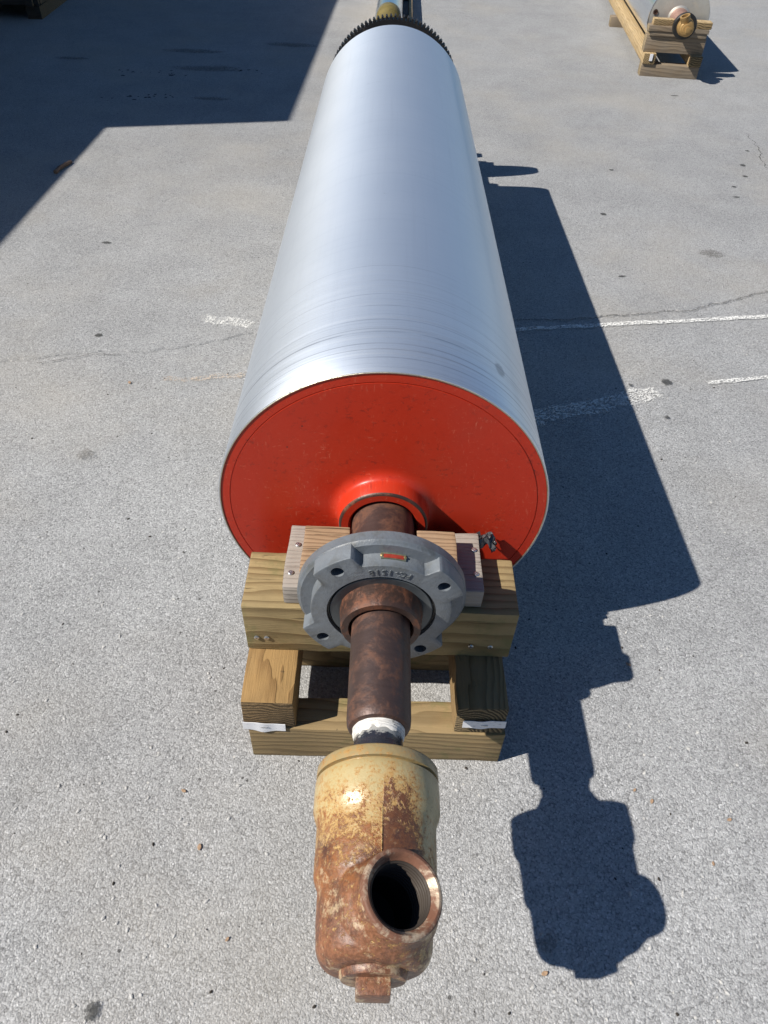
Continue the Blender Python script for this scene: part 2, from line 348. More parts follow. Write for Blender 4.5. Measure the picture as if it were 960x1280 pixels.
M_twig = simple('twig_bark', (.16, .10, .065), .85, 0, .4, 90, .001)
M_clod = simple('dark_clod', (.035, .028, .022), .95, 0, .5, 120, .002)
M_stone = simple('pale_stone_chip', (.46, .45, .43), .85, 0, .35, 90)
def decal(name, col, cover, scale=60, edge=None):
    n = NT(name); cell = n.voro(238, n.add(n.P, n.scale(n.noise(90, 2, .5, col=True), (.006,) * 3))); a = n.math('ADD', n.math('MULTIPLY', n.noise(scale, 6, .75), .6), n.math('MULTIPLY', n.xyz(cell.outputs['Color'])[0], .4)); uv = n.node('ShaderNodeAttribute', {'attribute_name': 'edge'}).outputs['Fac']
    f = n.ss(n.math('ADD', uv, n.math('MULTIPLY', n.math('SUBTRACT', a, .5), 1.3)), .45 - cover, .75 - cover)
    tr = n.t.nodes.new('ShaderNodeBsdfTransparent'); mx = n.t.nodes.new('ShaderNodeMixShader')
    n.set(Base_Color=n.mix(n.noise(180, 4, .7), tuple(q * .75 for q in col), tuple(q * 1.2 for q in col)), Roughness=.9,
          Normal=n.bump(n.noise(230, 3, .6), .0015, .6))
    n.t.links.new(f if edge is None else n.math('MULTIPLY', f, edge), mx.inputs[0]); n.t.links.new(tr.outputs[0], mx.inputs[1]); n.t.links.new(n.b.outputs[0], mx.inputs[2])
    n.t.links.new(mx.outputs[0], n.out.inputs[0]); return n.m
M_oil = decal('oil_mark', (.05, .05, .048), .03, 30, .72)
M_faint = decal('damp_mark', (.16, .15, .135), -.12, 14, .42)
M_paint = decal('worn_white_paint', (.80, .79, .75), -.16, 34, .85)
M_paint2 = decal('faded_white_paint', (.80, .79, .75), -.23, 26, .70)
M_paint3 = decal('faded_tan_paint', (.60, .47, .34), -.30, 26, .5)
M_crack = decal('crack_dark', (.09, .085, .075), -.12, 30, .7)
M_siding = simple('pale_siding_paint', (.42, .43, .42), .5, .0, .12, 12, .001)
M_roof = simple('galvanised_roof', (.40, .41, .42), .5, .6, .2, 10)
M_door = simple('grey_door_paint', (.24, .27, .30), .5, 0, .15, 10)

# ------------------------------------------------------------------ geometry helpers (drum radii in, metres out)
class G:
    def __init__(s): s.bm = bmesh.new()
    def box(s, x0, x1, y0, y1, z0, z1, bev=0.0, cuts=0, rough=0.0, rot=0.0, seed=0):
        b = bmesh.new()
        bmesh.ops.create_cube(b, size=1.0)
        cxx, cyy, czz = (x0 + x1) / 2, (y0 + y1) / 2, (z0 + z1) / 2
        for v in b.verts: v.co = Vector((cxx + v.co.x * (x1 - x0), cyy + v.co.y * (y1 - y0), czz + v.co.z * (z1 - z0)))
        if bev: bmesh.ops.bevel(b, geom=b.edges[:], offset=bev, segments=2, affect='EDGES', profile=.6)
        if cuts:
            ln = max(x1 - x0, y1 - y0, z1 - z0)
            es = [e for e in b.edges if e.calc_length() > ln * .5]
            bmesh.ops.subdivide_edges(b, edges=es, cuts=cuts, use_grid_fill=True)
        if rough:
            b.normal_update()
            for v in b.verts:
                d = noise.noise_vector(v.co * 5.0 + Vector((seed * 3.3, seed, 1.7))) * rough
                v.co += Vector((d.x, d.y, d.z))
        if rot:
            bmesh.ops.rotate(b, verts=b.verts[:], cent=Vector((cxx, cyy, czz)), matrix=Matrix.Rotation(rot, 3, 'Z'))
        s._join(b); return s
    def _join(s, b):
        me = bpy.data.meshes.new('tmp'); b.to_mesh(me); b.free(); s.bm.from_mesh(me); bpy.data.meshes.remove(me)
    def lathe(s, prof, o=(0, 0, 0), d=(0, 1, 0), n=64, closed=False):
        """prof: (distance along d, radius) pairs"""
        d = Vector(d).normalized(); o = Vector(o)
        a = Vector((1, 0, 0)) if abs(d.x) < .9 else Vector((0, 1, 0))
        e1 = (a - d * a.dot(d)).normalized(); e2 = d.cross(e1)
        rings = []
        for (t, r) in prof:
            if r < 1e-6: rings.append([s.bm.verts.new(o + d * t)])
            else: rings.append([s.bm.verts.new(o + d * t + (e1 * math.cos(2 * math.pi * i / n) + e2 * math.sin(2 * math.pi * i / n)) * r) for i in range(n)])
        if closed: rings.append(rings[0])
        for A, B in zip(rings, rings[1:]):
            for i in range(n):
                j = (i + 1) % n
                q = [A[i % len(A)], A[j % len(A)], B[j % len(B)], B[i % len(B)]]
                q = list(dict.fromkeys(q))
                if len(q) > 2: s.bm.faces.new(q)
        return s
    def prism(s, outer, y0, y1, inner=None):
        """closed outline of (x, z) points extruded along y; inner (same count) leaves a hole"""
        def ring(p, y): return [s.bm.verts.new((x, y, z)) for x, z in p]
        a, b = ring(outer, y0), ring(outer, y1); n = len(a)
        for i in range(n): s.bm.faces.new((a[i], a[(i + 1) % n], b[(i + 1) % n], b[i]))
        if inner:
            c, e = ring(inner, y0), ring(inner, y1)
            for i in range(n):
                j = (i + 1) % n
                s.bm.faces.new((c[i], e[i], e[j], c[j])); s.bm.faces.new((a[i], c[i], c[j], a[j])); s.bm.faces.new((b[i], b[j], e[j], e[i]))
        else: s.bm.faces.new(a); s.bm.faces.new(b)
        return s
    def build(s, name, mat, parent=None, smooth=35, **tags):
        bmesh.ops.recalc_face_normals(s.bm, faces=s.bm.faces[:])
        loc = parent['_o'] if parent and '_o' in parent else (0, 0, 0)
        loc = Vector(loc)
        for v in s.bm.verts: v.co = v.co * S - loc
        me = bpy.data.meshes.new(name); s.bm.to_mesh(me); s.bm.free()
        if smooth:
            me.polygons.foreach_set('use_smooth', [True] * len(me.polygons)); me.set_sharp_from_angle(angle=R_(smooth))
        me.materials.append(mat)
        o = bpy.data.objects.new(name, me); C.objects.link(o)
        if parent: o.parent = parent
        if parent and parent.type == 'MESH': o['_o'] = list(loc)
        elif parent: o['_o'] = list(loc)
        for k, v in tags.items(): o[k] = v
        return o
def thing(name, label, cat, loc=(0, 0, 0), rz=0, group=None, local=False):
    o = bpy.data.objects.new(name, None); C.objects.link(o); o.location = Vector(loc) * S; o.rotation_euler.z = rz
    o.empty_display_size = .1
    o['label'] = label; o['category'] = cat
    if group: o['group'] = group
    o['_o'] = [0.0, 0.0, 0.0] if local else list(Vector(loc) * S)     # local: children are given in the thing's own frame
    return o
def boolean(o, cutter):
    m = o.modifiers.new('cut', 'BOOLEAN'); m.operation = 'DIFFERENCE'; m.solver = 'EXACT'; m.object = cutter
    dg = bpy.context.evaluated_depsgraph_get(); me = bpy.data.meshes.new_from_object(o.evaluated_get(dg))
    o.modifiers.clear(); old = o.data; o.data = me; me.name = old.name; bpy.data.meshes.remove(old)
    cm = cutter.data; bpy.data.objects.remove(cutter); bpy.data.meshes.remove(cm)
    me.polygons.foreach_set('use_smooth', [True] * len(me.polygons)); me.set_sharp_from_angle(angle=R_(35))

H = 1.268; L = 8.18; AX = (0, 0, H)
# ------------------------------------------------------------------ ground
def sheet(name, pts_rows, mat, **k):
    bm = bmesh.new(); rows = [[bm.verts.new(Vector(p) * S) for p in row] for row in pts_rows]
    for a, b in zip(rows, rows[1:]):
        for i in range(len(a) - 1): bm.faces.new((a[i], a[i + 1], b[i + 1], b[i]))
    bmesh.ops.recalc_face_normals(bm, faces=bm.faces[:])
    me = bpy.data.meshes.new(name); bm.to_mesh(me); bm.free()
    if me.polygons and me.polygons[0].normal.z < 0: me.flip_normals()
    me.materials.append(mat); o = bpy.data.objects.new(name, me); C.objects.link(o)
    for a, b in k.items(): o[a] = b
    return o
sheet('ground', [[(-900, -900, 0), (900, -900, 0)], [(-900, 1500, 0), (900, 1500, 0)]], M_ground, kind='structure')
def seam_y(x):
    base = [(-60, -4), (-6, 2.6), (-3.4, 3.55), (-2.6, 3.62), (-1.5, 4.1), (.5, 4.5), (1.8, 4.66), (2.6, 4.72), (3.7, 5.02), (4.9, 5.60), (12, 9), (60, 30)]
    for (a, ya), (b, yb) in zip(base, base[1:]):
        if a <= x <= b:
            t = (x - a) / (b - a); y = ya + (yb - ya) * t; break
    else: y = 5
    return y + .07 * noise.noise(Vector((x * 2.1, .3, 0))) + .035 * noise.noise(Vector((x * 9, 1.3, 0))) + .02 * noise.noise(Vector((x * 31, 5.3, 0)))
xs = [-60, -30, -15] + [-7 + i * .035 for i in range(420)] + [10, 20, 40, 60]
sheet('asphalt_overlay', [[(x, seam_y(x), .002) for x in xs], [(x, seam_y(x) + .02, .0135) for x in xs], [(x, seam_y(x) + .5, .0135) for x in xs], [(x, max(seam_y(x) + 1, 250), .0135) for x in xs]], M_overlay, kind='structure')
def blob(bm, lay, x, y, rx, ry, z, rot=0, seed=0, n=20):
    def P(k, f):
        a = 2 * math.pi * k / n; rr = f * (1 + .22 * noise.noise(Vector((math.cos(a) * 1.6 + seed * 3.1, math.sin(a) * 1.6, seed))))
        u, v = math.cos(a) * rx * rr, math.sin(a) * ry * rr
        return (Vector((x + u * math.cos(rot) - v * math.sin(rot), y + u * math.sin(rot) + v * math.cos(rot), z)) * S)
    c = bm.verts.new(Vector((x, y, z)) * S); c[lay] = 1.0
    r1 = [bm.verts.new(P(k, .7)) for k in range(n)]; r2 = [bm.verts.new(P(k, 1.25)) for k in range(n)]
    for v in r1: v[lay] = .75
    for v in r2: v[lay] = -.35
    for k in range(n):
        j = (k + 1) % n
        bm.faces.new((c, r1[k], r1[j])); bm.faces.new((r1[k], r2[k], r2[j], r1[j]))
def decals(name, items, mat, z):
    bm = bmesh.new(); lay = bm.verts.layers.float.new('edge')
    for i, it in enumerate(items):
        blob(bm, lay, it[0], it[1], it[2], it[3], z + i * .0004, it[4] if len(it) > 4 else 0, i + 1)
    me = bpy.data.meshes.new(name); bm.to_mesh(me); bm.free(); me.materials.append(mat)
    o = bpy.data.objects.new(name, me); C.objects.link(o); o['kind'] = 'structure'; return o
def strip(name, pts, wid, mat, z, jag=0.0, step=.06, fade=6):
    """a worn painted line or crack: ribbon with an 'edge' attribute fading at both sides"""
    bm = bmesh.new(); lay = bm.verts.layers.float.new('edge'); dens = []
    for (a, b) in zip(pts, pts[1:]):
        a, b = Vector(a), Vector(b); n = max(1, int((b - a).length / step))
        dens += [a.lerp(b, i / n) for i in range(n)]
    dens.append(Vector(pts[-1])); rows = []
    for i, p in enumerate(dens):
        d = (dens[min(i + 1, len(dens) - 1)] - dens[max(i - 1, 0)]).normalized(); q = Vector((-d.y, d.x))
        p = p + q * jag * (noise.noise(Vector((p.x * 6, p.y * 6, .5))) + .6 * noise.noise(Vector((p.x * 23, p.y * 23, 3.5))))
        ww = wid * (1 + .35 * noise.noise(Vector((p.x * 3, p.y * 3, 8)))); end = 0.0 if i in (0, len(dens) - 1) else 1.0
        row = []
        for f, e in ((-1.2, -.4), (-.5, .8), (.5, .8), (1.2, -.4)):
            k = min(1.0, min(i, len(dens) - 1 - i) / fade)
            v = bm.verts.new(Vector((p.x + q.x * ww * f * .5, p.y + q.y * ww * f * .5, z)) * S); v[lay] = e * k - .45 * (1 - k); row.append(v)
        rows.append(row)
    for a, b in zip(rows, rows[1:]):
        for k in range(3): bm.faces.new((a[k], a[k + 1], b[k + 1], b[k]))
    me = bpy.data.meshes.new(name); bm.to_mesh(me); bm.free(); me.materials.append(mat)
    if me.polygons[0].normal.z < 0: me.flip_normals()
    o = bpy.data.objects.new(name, me); C.objects.link(o); o['kind'] = 'structure'; return o
strip('painted_line', [(.9, 4.24), (1.573, 4.40), (2.573, 4.58), (4.692, 4.93), (9, 5.7)], .13, M_paint, .0165, .015)
strip('painted_line', [(1.2, 2.56), (1.614, 2.74), (2.3, 2.98), (2.995, 3.29)], .36, M_paint2, .0145, .03, fade=2)
strip('painted_line', [(3.32, 3.40), (4.2, 3.585), (8, 4.35)], .10, M_paint, .0155, .01, fade=3)
strip('painted_line', [(-2.45, 4.42), (-1.9, 4.33), (-1.2, 4.22)], .32, M_paint2, .0185, .03)
strip('painted_line', [(-2.62, 3.06), (-1.5, 3.27), (-1.1, 3.34)], .14, M_paint3, .0150, .04)
strip('crack', [(x, seam_y(x) - .015) for x in [1.0 + .1 * i for i in range(60)]], .026, M_crack, .0195, .03)
strip('crack', [(-4.0, 3.28), (-3.6, 3.36), (-3.1, 3.55), (-2.5, 3.55)], .022, M_crack, .0165, .03)
strip('crack', [(6.6, 9.4), (6.6, 10.3), (6.8, 11.2), (6.95, 12.4)], .03, M_crack, .0165, .06)
decals('oil_stain', [(3.035, 3.414, .075, .06), (2.867, 2.78, .04, .03), (3.256, 7.886, .06, .06), (3.088, 5.848, .07, .03, .3),
       (-1.375, -2.36, .042, .052), (-3.19, 3.92, .05, .045), (-3.779, 6.247, .08, .04), (6.556, 11.065, .05, .04), (6.2, 10.287, .06, .07), (6.056, 9.737, .06, .05),
       (5.696, 9.232, .045, .05, .5), (5.584, 8.779, .07, .035), (6.152, 14.51, .12, .04), (3.777, 9.784, .05, .04), (2.62, 3.33, .035, .02)], M_oil, .0175)
decals('damp_mark', [(4.507, 6.633, .22, .16), (-4.05, 15.125, 1.0, .30, .05), (-4.7, 16.6, .9, .25), (-2.5, 17.6, .8, .3), (-3.6, 12.9, .5, .14), (-7.2, 15.5, .5, .16), (-2.72, 1.88, .10, .08), (.95, -2.0, .07, .06)], M_faint, .0225)
# dirt clods, stone chips and dead leaves lying about
def pebbles(name, pts, mat, flat, kind='stuff'):
    bm = bmesh.new()
    for (x, y, r) in pts:
        b = bmesh.new(); bmesh.ops.create_icosphere(b, subdivisions=1, radius=1.0)
        sd = rnd.random() * 50; a = rnd.random() * 6.28
        for v in b.verts:
            q = v.co * (1 + .45 * noise.noise(v.co * 1.7 + Vector((sd, 0, 0))))
            q = Vector((q.x * 1.25, q.y * .8, q.z * flat)); q.rotate(Matrix.Rotation(a, 3, 'Z'))
            v.co = (Vector((x, y, r * flat * .45)) + q * r) * S
        me = bpy.data.meshes.new('t'); b.to_mesh(me); b.free(); bm.from_mesh(me); bpy.data.meshes.remove(me)
    me = bpy.data.meshes.new(name); bm.to_mesh(me); bm.free(); me.materials.append(mat)
    o = bpy.data.objects.new(name, me); C.objects.link(o); o['kind'] = kind; return o
def scatter(n, r0, r1):
    out = []
    while len(out) < n:
        y = -2.8 + 12 * rnd.random() ** 2; x = rnd.uniform(-2.6 - max(0, y) * .5, 2.9 + max(0, y) * .5)
        if -.85 < x < .85 and y > -1.0: continue
        out.append((x, y, rnd.uniform(r0, r1)))
    return out
pebbles('gravel', scatter(520, .005, .013), M_stone, .55)
pebbles('dirt', scatter(150, .004, .011), M_clod, .6)
clods = [(-4.716, 12.944), (-4.769, 14.614), (-3.4, 15.2), (-5.6, 14.6), (-5.2, 12.9)]
pebbles('soil', [(x + rnd.gauss(0, .24), y + rnd.gauss(0, .12), rnd.uniform(.01, .045)) for x, y in clods for _ in range(26)], M_clod, .35)
def leaf(x, y, r, a, z=.006):
    b = bmesh.new(); bmesh.ops.create_grid(b, x_segments=4, y_segments=3, size=1)
    for v in b.verts:
        u, w_ = v.co.x, v.co.y * (1 - .75 * abs(v.co.x) ** 1.6); q = Vector((u * r, w_ * r * .62, z + r * (.28 * u * u + .22 * abs(w_) + .1 * noise.noise(Vector((u * 2, w_ * 2, x))))))
        q.rotate(Matrix.Rotation(a, 3, 'Z')); v.co = (q + Vector((x, y, 0))) * S
    me = bpy.data.meshes.new('leaf_scrap'); b.to_mesh(me); b.free(); me.materials.append(M_leaf)
    me.polygons.foreach_set('use_smooth', [True] * len(me.polygons))
    o = bpy.data.objects.new('leaf_scrap', me); C.objects.link(o)
    m = o.modifiers.new('thickness', 'SOLIDIFY'); m.thickness = .0006
    o['group'] = 'dry leaf scraps scattered on the asphalt'; o['label'] = 'tiny dry tan leaf scrap lying loose on the grey asphalt'; o['category'] = 'leaf'
for p in [(1.72, -1.2), (1.99, -1.56), (2.44, -1.58), (1.63, -1.13), (2.17, -1.30), (.92, -2.14), (-.76, -2.02), (-1.16, -1.22), (-2.9, 4.62), (-2.62, 3.05), (-1.0, -1.55), (1.8, -.2), (3.3, -.5)]:
    leaf(p[0], p[1], rnd.uniform(.011, .019) * (1.5 if p[1] > 2 else 1), rnd.random() * 6)
g = G()
tw = [Vector((-5.25, 8.62, .04)), Vector((-5.24, 8.78, .05)), Vector((-5.20, 8.95, .045)), Vector((-5.17, 9.10, .035))]
for a, b in zip(tw, tw[1:]): g.lathe([(0, .0), (0, .033), ((b - a).length * 1.05, .028), ((b - a).length * 1.05, 0)], a, b - a, 8)
g.build('twig', M_twig, None, label='brown twig lying along the edge of the building shadow on asphalt', category='twig')

# ------------------------------------------------------------------ unseen shed, its roofs shaped to throw the shadow in from the left
bl = thing('shadow_shed', 'unseen open fronted metal shed shaped to cast the long shadow, low bay nearer and taller bay behind', 'building', (-12, 8, 0))
ZL, ZH = 7.0, 9.5
XL, XH = -5.1 - KX * ZL, -1.88 - KX * ZH        # eaves of the low and of the high bay
def slab(pts, z0, z1, name, mat):
    g = G(); a = [g.bm.verts.new((x, y, z0)) for x, y in pts]; c = [g.bm.verts.new((x, y, z1)) for x, y in pts]; n = len(pts)
    for i in range(n): g.bm.faces.new((a[i], a[(i + 1) % n], c[(i + 1) % n], c[i]))
    g.bm.faces.new(a); g.bm.faces.new(c); return g.build(name, mat, bl, 0)
slab([(XL, -30), (XL, 9.15), (-26, 9.15), (-26, -30)], ZL - .22, ZL, 'roof', M_roof)
slab([(XH, 8.78), (XH + .25, 24), (XH + .6, 60), (-26, 60), (-26, 7.6), (-14.2, 7.95)], ZH - .3, ZH, 'roof', M_roof)
def siding(pa_, pb_, z1):
    g = G(); pa_, pb_ = Vector(pa_), Vector(pb_); ln = (pb_ - pa_).length; d = (pb_ - pa_) / ln; q = Vector((-d.y, d.x)) * .12; n = int(ln); pts = []
    for i in range(n):
        p = pa_ + d * ln * i / n; st = ln / n
        pts += [p, p + d * st * .6, p + d * st * .7 - q, p + d * st * .9 - q]
    pts.append(pb_)
    lo = [g.bm.verts.new((p.x, p.y, 0)) for p in pts]; hi = [g.bm.verts.new((p.x, p.y, z1)) for p in pts]
    for i in range(len(pts) - 1): g.bm.faces.new((lo[i], lo[i + 1], hi[i + 1], hi[i]))
    g.build('wall', M_siding, bl, 0)
siding((-25.7, -30), (-25.7, 8.2), ZL - .25); siding((-25.7, 8.3), (-25.7, 60), ZH - .35); siding((-25.5, 59.6), (-13, 59.6), ZH - .35); siding((-25.5, -29.7), (-13, -29.7), ZL - .25)
for k in range(5): G().box(-12.9, -12.6, -28 + k * 8.6, -27.7 + k * 8.6, 0, ZL - .23, .02).build('post', M_roof, bl, 0)
for k in range(7): G().box(-12.9, -12.6, 9.2 + k * 8.2, 9.5 + k * 8.2, 0, ZH - .31, .02).build('post', M_roof, bl, 0)
# ------------------------------------------------------------------ dark crate in the deep shade, top left corner
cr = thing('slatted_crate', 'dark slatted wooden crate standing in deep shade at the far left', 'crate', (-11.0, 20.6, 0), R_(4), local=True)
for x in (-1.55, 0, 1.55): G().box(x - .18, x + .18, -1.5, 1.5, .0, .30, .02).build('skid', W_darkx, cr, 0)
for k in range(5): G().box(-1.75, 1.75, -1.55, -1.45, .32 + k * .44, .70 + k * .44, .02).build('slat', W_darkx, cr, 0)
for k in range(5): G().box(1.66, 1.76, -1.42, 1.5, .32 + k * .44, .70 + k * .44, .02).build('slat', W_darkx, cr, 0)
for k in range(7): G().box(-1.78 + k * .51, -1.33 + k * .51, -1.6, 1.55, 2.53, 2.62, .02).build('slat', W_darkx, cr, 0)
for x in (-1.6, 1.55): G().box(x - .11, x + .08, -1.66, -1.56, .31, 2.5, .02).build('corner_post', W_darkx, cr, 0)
G().box(-1.64, 1.64, -1.44, 1.44, .32, 2.5).build('crate_fill', M_gap, cr, 0)  # solid black box filling the crate behind its slats

# ------------------------------------------------------------------ the big roller
ro = thing('steel_roller', 'big steel roller with red end disc lying lengthways on timber cradles', 'roller', (0, 0, 0))
def P(y): return y
g = G(); g.lathe([(.004, .988), (0, .992), (0, .9985), (.003, 1.0), (.4, 1.0), (2.5, 1.0), (5, 1.0), (L - .01, 1.0), (L, .99), (L, .40)], AX, (0, 1, 0), 192); g.build('drum', M_drum, ro, 30)
G().lathe([(.020, .9875), (-.0012, .9875), (-.0016, .9925), (.0, .9935)], AX, (0, 1, 0), 192).build('rim', M_rimsteel, ro, 30)
g = G(); prof = [(.008, .9873), (.003, .985), (.0015, .9335), (.0065, .9325), (.0065, .9285), (.0, .9275), (.0, .90), (.0, .70), (-.002, .45), (-.004, .37)]
for k in range(9):                                                # fillet up into the hub
    a = k / 8 * math.pi / 2; prof.append((-.004 - .045 * (1 - math.cos(a)), .345 - .072 * math.sin(a)))
prof += [(-.118, .270), (-.128, .266)]
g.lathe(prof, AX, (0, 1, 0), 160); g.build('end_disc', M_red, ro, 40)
G().lathe([(-.05, .186), (-.62, .186)], AX, (0, 1, 0), 64).build('shaft', M_shaft, ro)
G().lathe([(-.1275, .2665), (-.134, .2625), (-.139, .256), (-.1405, .250)], AX, (0, 1, 0), 96).build('hub_edge', M_collar, ro, 40)
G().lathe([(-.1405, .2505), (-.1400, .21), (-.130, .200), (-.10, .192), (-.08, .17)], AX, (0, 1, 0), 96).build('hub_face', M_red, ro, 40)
# flange bearing
yb0, yb1, yb2 = -.612, -.690, -.785
be = G().lathe([(yb0, .30), (yb0, .452), (yb0 - .010, .46), (yb1 + .012, .46), (yb1, .452), (yb1 - .01, .44), (yb1 - .01, .30)], AX, (0, 1, 0), 160, True).build('bearing_housing', M_house, ro, 32)
BA = [R_(a) for a in (36, 126, 216, 306)]
def lug_r(t):
    best = 9
    for a in BA:
        d = (t - a + math.pi) % (2 * math.pi) - math.pi
        best = min(best, abs(d))
    w1, w2 = R_(14.5), R_(20)
    k = 1 - min(1, max(0, (best - w1) / (w2 - w1))); k = k * k * (3 - 2 * k)
    return .378 + .079 * k
n = 288; out = []; inn = []
for i in range(n):
    t = 2 * math.pi * i / n; r = lug_r(t); out.append((r * math.cos(t), H + r * math.sin(t))); inn.append((.292 * math.cos(t), H + .292 * math.sin(t)))
fr = G(); fr.prism(out, yb1 + .004, yb2, inn)
es = [e for e in fr.bm.edges if all(abs(v.co.y - yb2) < 1e-5 for v in e.verts) and len(e.link_faces) == 2 and any(abs(f.normal.y) < .5 for f in [f for f in e.link_faces if (f.normal_update() or True)])]
es = [e for e in es if min(math.hypot(v.co.x, v.co.z - H) for v in e.verts) > .3]
bmesh.ops.bevel(fr.bm, geom=es, offset=.010, segments=2, affect='EDGES', profile=.6)
fo = fr.build('bearing_flange', M_house, ro, 32)
cut = G()
for a in BA: cut.lathe([(.3, 0), (.3, .034), (-.3, .034), (-.3, 0)], (.392 * math.cos(a), yb2, H + .392 * math.sin(a)), (0, 1, 0), 24)
boolean(fo, cut.build('cut', M_gap, ro))
for a in BA: G().lathe([(0, 0), (0, .0338), (-.003, .0338), (-.003, 0)], (.392 * math.cos(a), yb2 + .075, H + .392 * math.sin(a)), (0, 1, 0), 20).build('bolt_hole', M_collar, fo)
# inner rings of the bearing
G().lathe([(yb1 - .02, .20), (yb1 - .02, .2915), (yb2 + .020, .2915), (yb2 + .020, .281), (yb2 + .032, .279), (yb2 + .032, .272)], AX, (0, 1, 0), 96).build('seal_ring', M_gap, ro)
G().lathe([(yb2 + .035, .276), (yb2 + .010, .274), (yb2 + .008, .270), (yb2 + .012, .248), (yb2 + .018, .215)], AX, (0, 1, 0), 96).build('seal_plate', M_face, ro)
G().lathe([(yb2 + .05, .222), (yb2 - .01, .222), (-.855, .214), (-.885, .213), (-.897, .206), (-.897, .172), (-.885, .166), (-.86, .166)], AX, (0, 1, 0), 96).build('locking_collar', M_collar, ro)
G().lathe([(-.60, .154), (-.80, .154), (-1.42, .153), (-1.452, .150), (-1.468, .142), (-1.474, .130), (-1.474, .105)], AX, (0, 1, 0), 96).build('journal', M_shaft, ro)
# cast lettering above the bearing, read from the drum side
for i, ch in enumerate('FC-1518'):
    cu_ = bpy.data.curves.new('letter', 'FONT'); cu_.body = ch; cu_.size = .052 * S; cu_.extrude = .0035 * S; cu_.align_x = 'CENTER'; cu_.align_y = 'CENTER'; cu_.resolution_u = 3; cu_.bevel_depth = .0008 * S
    to = bpy.data.objects.new('letter', cu_); C.objects.link(to)
    me = bpy.data.meshes.new_from_object(to.evaluated_get(bpy.context.evaluated_depsgraph_get())); bpy.data.objects.remove(to); bpy.data.curves.remove(cu_)
    phi = R_(67 + i * 5.6); rr = .333
    X = Vector((-math.sin(phi), 0, math.cos(phi))); Y = Vector((-math.cos(phi), 0, -math.sin(phi))); Z = X.cross(Y)
    T = Matrix(((X.x, Y.x, Z.x), (X.y, Y.y, Z.y), (X.z, Y.z, Z.z))).to_4x4(); T.translation = Vector((rr * math.cos(phi), yb2, H + rr * math.sin(phi))) * S
    me.transform(T); me.materials.clear(); me.materials.append(M_house); me.name = 'letter'
    lo = bpy.data.objects.new('letter', me); C.objects.link(lo); lo.parent = fo
# maker's tag riveted in the recess
def tagpt(a, r, y): return Vector((r * math.cos(a), y, H + r * math.sin(a)))
tp = G(); ta = R_(82.5); n = 8
ring = lambda r, y, half: [tagpt(ta + half * (k / n * 2 - 1), r, y) for k in range(n + 1)]
def plate(g, r0, r1, y0, y1, half):
    A = [ring(r0, y0, half), ring(r1, y0, half), ring(r1, y1, half), ring(r0, y1, half)]
    V = [[g.bm.verts.new(p) for p in row] for row in A]
    for k in range(n):
        for a in range(4): g.bm.faces.new((V[a][k], V[a][k + 1], V[(a + 1) % 4][k + 1], V[(a + 1) % 4][k]))
    g.bm.faces.new([V[a][0] for a in range(4)]); g.bm.faces.new([V[a][n] for a in range(4)])
plate(tp, .377, .386, -.739, -.699, R_(9.6)); tg = tp.build('maker_tag', M_tagrim, ro)
tp = G(); plate(tp, .383, .3885, -.736, -.712, R_(7.6)); tp.build('tag_face', M_tag, tg)
for s in (-1, 1):
    a = ta + s * R_(8.9); G().lathe([(0, .009), (.005, .009), (.008, .004), (.008, 0)], tagpt(a, .384, -.719), (math.cos(a), 0, math.sin(a)), 12).build('rivet', M_brass, tg)
# threaded pipe, hose adaptor and rotary union
tpg = G().lathe([(-1.43, .118), (-1.474, .119), (-1.480, .1225), (-1.486, .119), (-1.490, .1225), (-1.496, .119), (-1.501, .122), (-1.506, .1185), (-1.512, .121), (-1.518, .1175), (-1.522, .1135)], AX, (0, 1, 0), 96)
for v in tpg.bm.verts:                                            # ragged, hand-wound edge
    q = Vector((v.co.x * 16, 2.0, (v.co.z - H) * 16)); k = max(0, min(1, (-1.478 - v.co.y) / .044))
    v.co.y -= k * (.020 * noise.noise(q) + .012 * noise.noise(q * 3.1)) - .004; rr = 1 + .02 * noise.noise(q * 2 + Vector((0, v.co.y * 90, 0))); v.co.x *= rr; v.co.z = H + (v.co.z - H) * rr
tpg.build('thread_tape', M_tape, ro)
G().lathe([(-1.48, .112), (-1.560, .114), (-1.575, .124), (-1.600, .132), (-1.63, .150), (-1.650, .157), (-1.69, .154)], AX, (0, 1, 0), 64).build('pipe_adaptor', M_black, ro)
un_g = G().lathe([(-1.672, .10), (-1.670, .252), (-1.675, .262), (-1.684, .268), (-1.720, .270), (-1.727, .269), (-1.729, .250), (-1.742, .250), (-1.744, .269), (-1.752, .271),
    (-1.80, .272), (-1.872, .271), (-1.892, .265), (-1.915, .256), (-1.93, .252), (-1.99, .251), (-2.03, .250), (-2.05, .2495), (-2.05, .20)], AX, (0, 1, 0), 160)
pa = R_(20); pd = Vector((math.sin(pa), 0, math.cos(pa))); po = Vector((0, -2.262, H))
un = un_g.build('rotary_union', M_union, ro, 32)
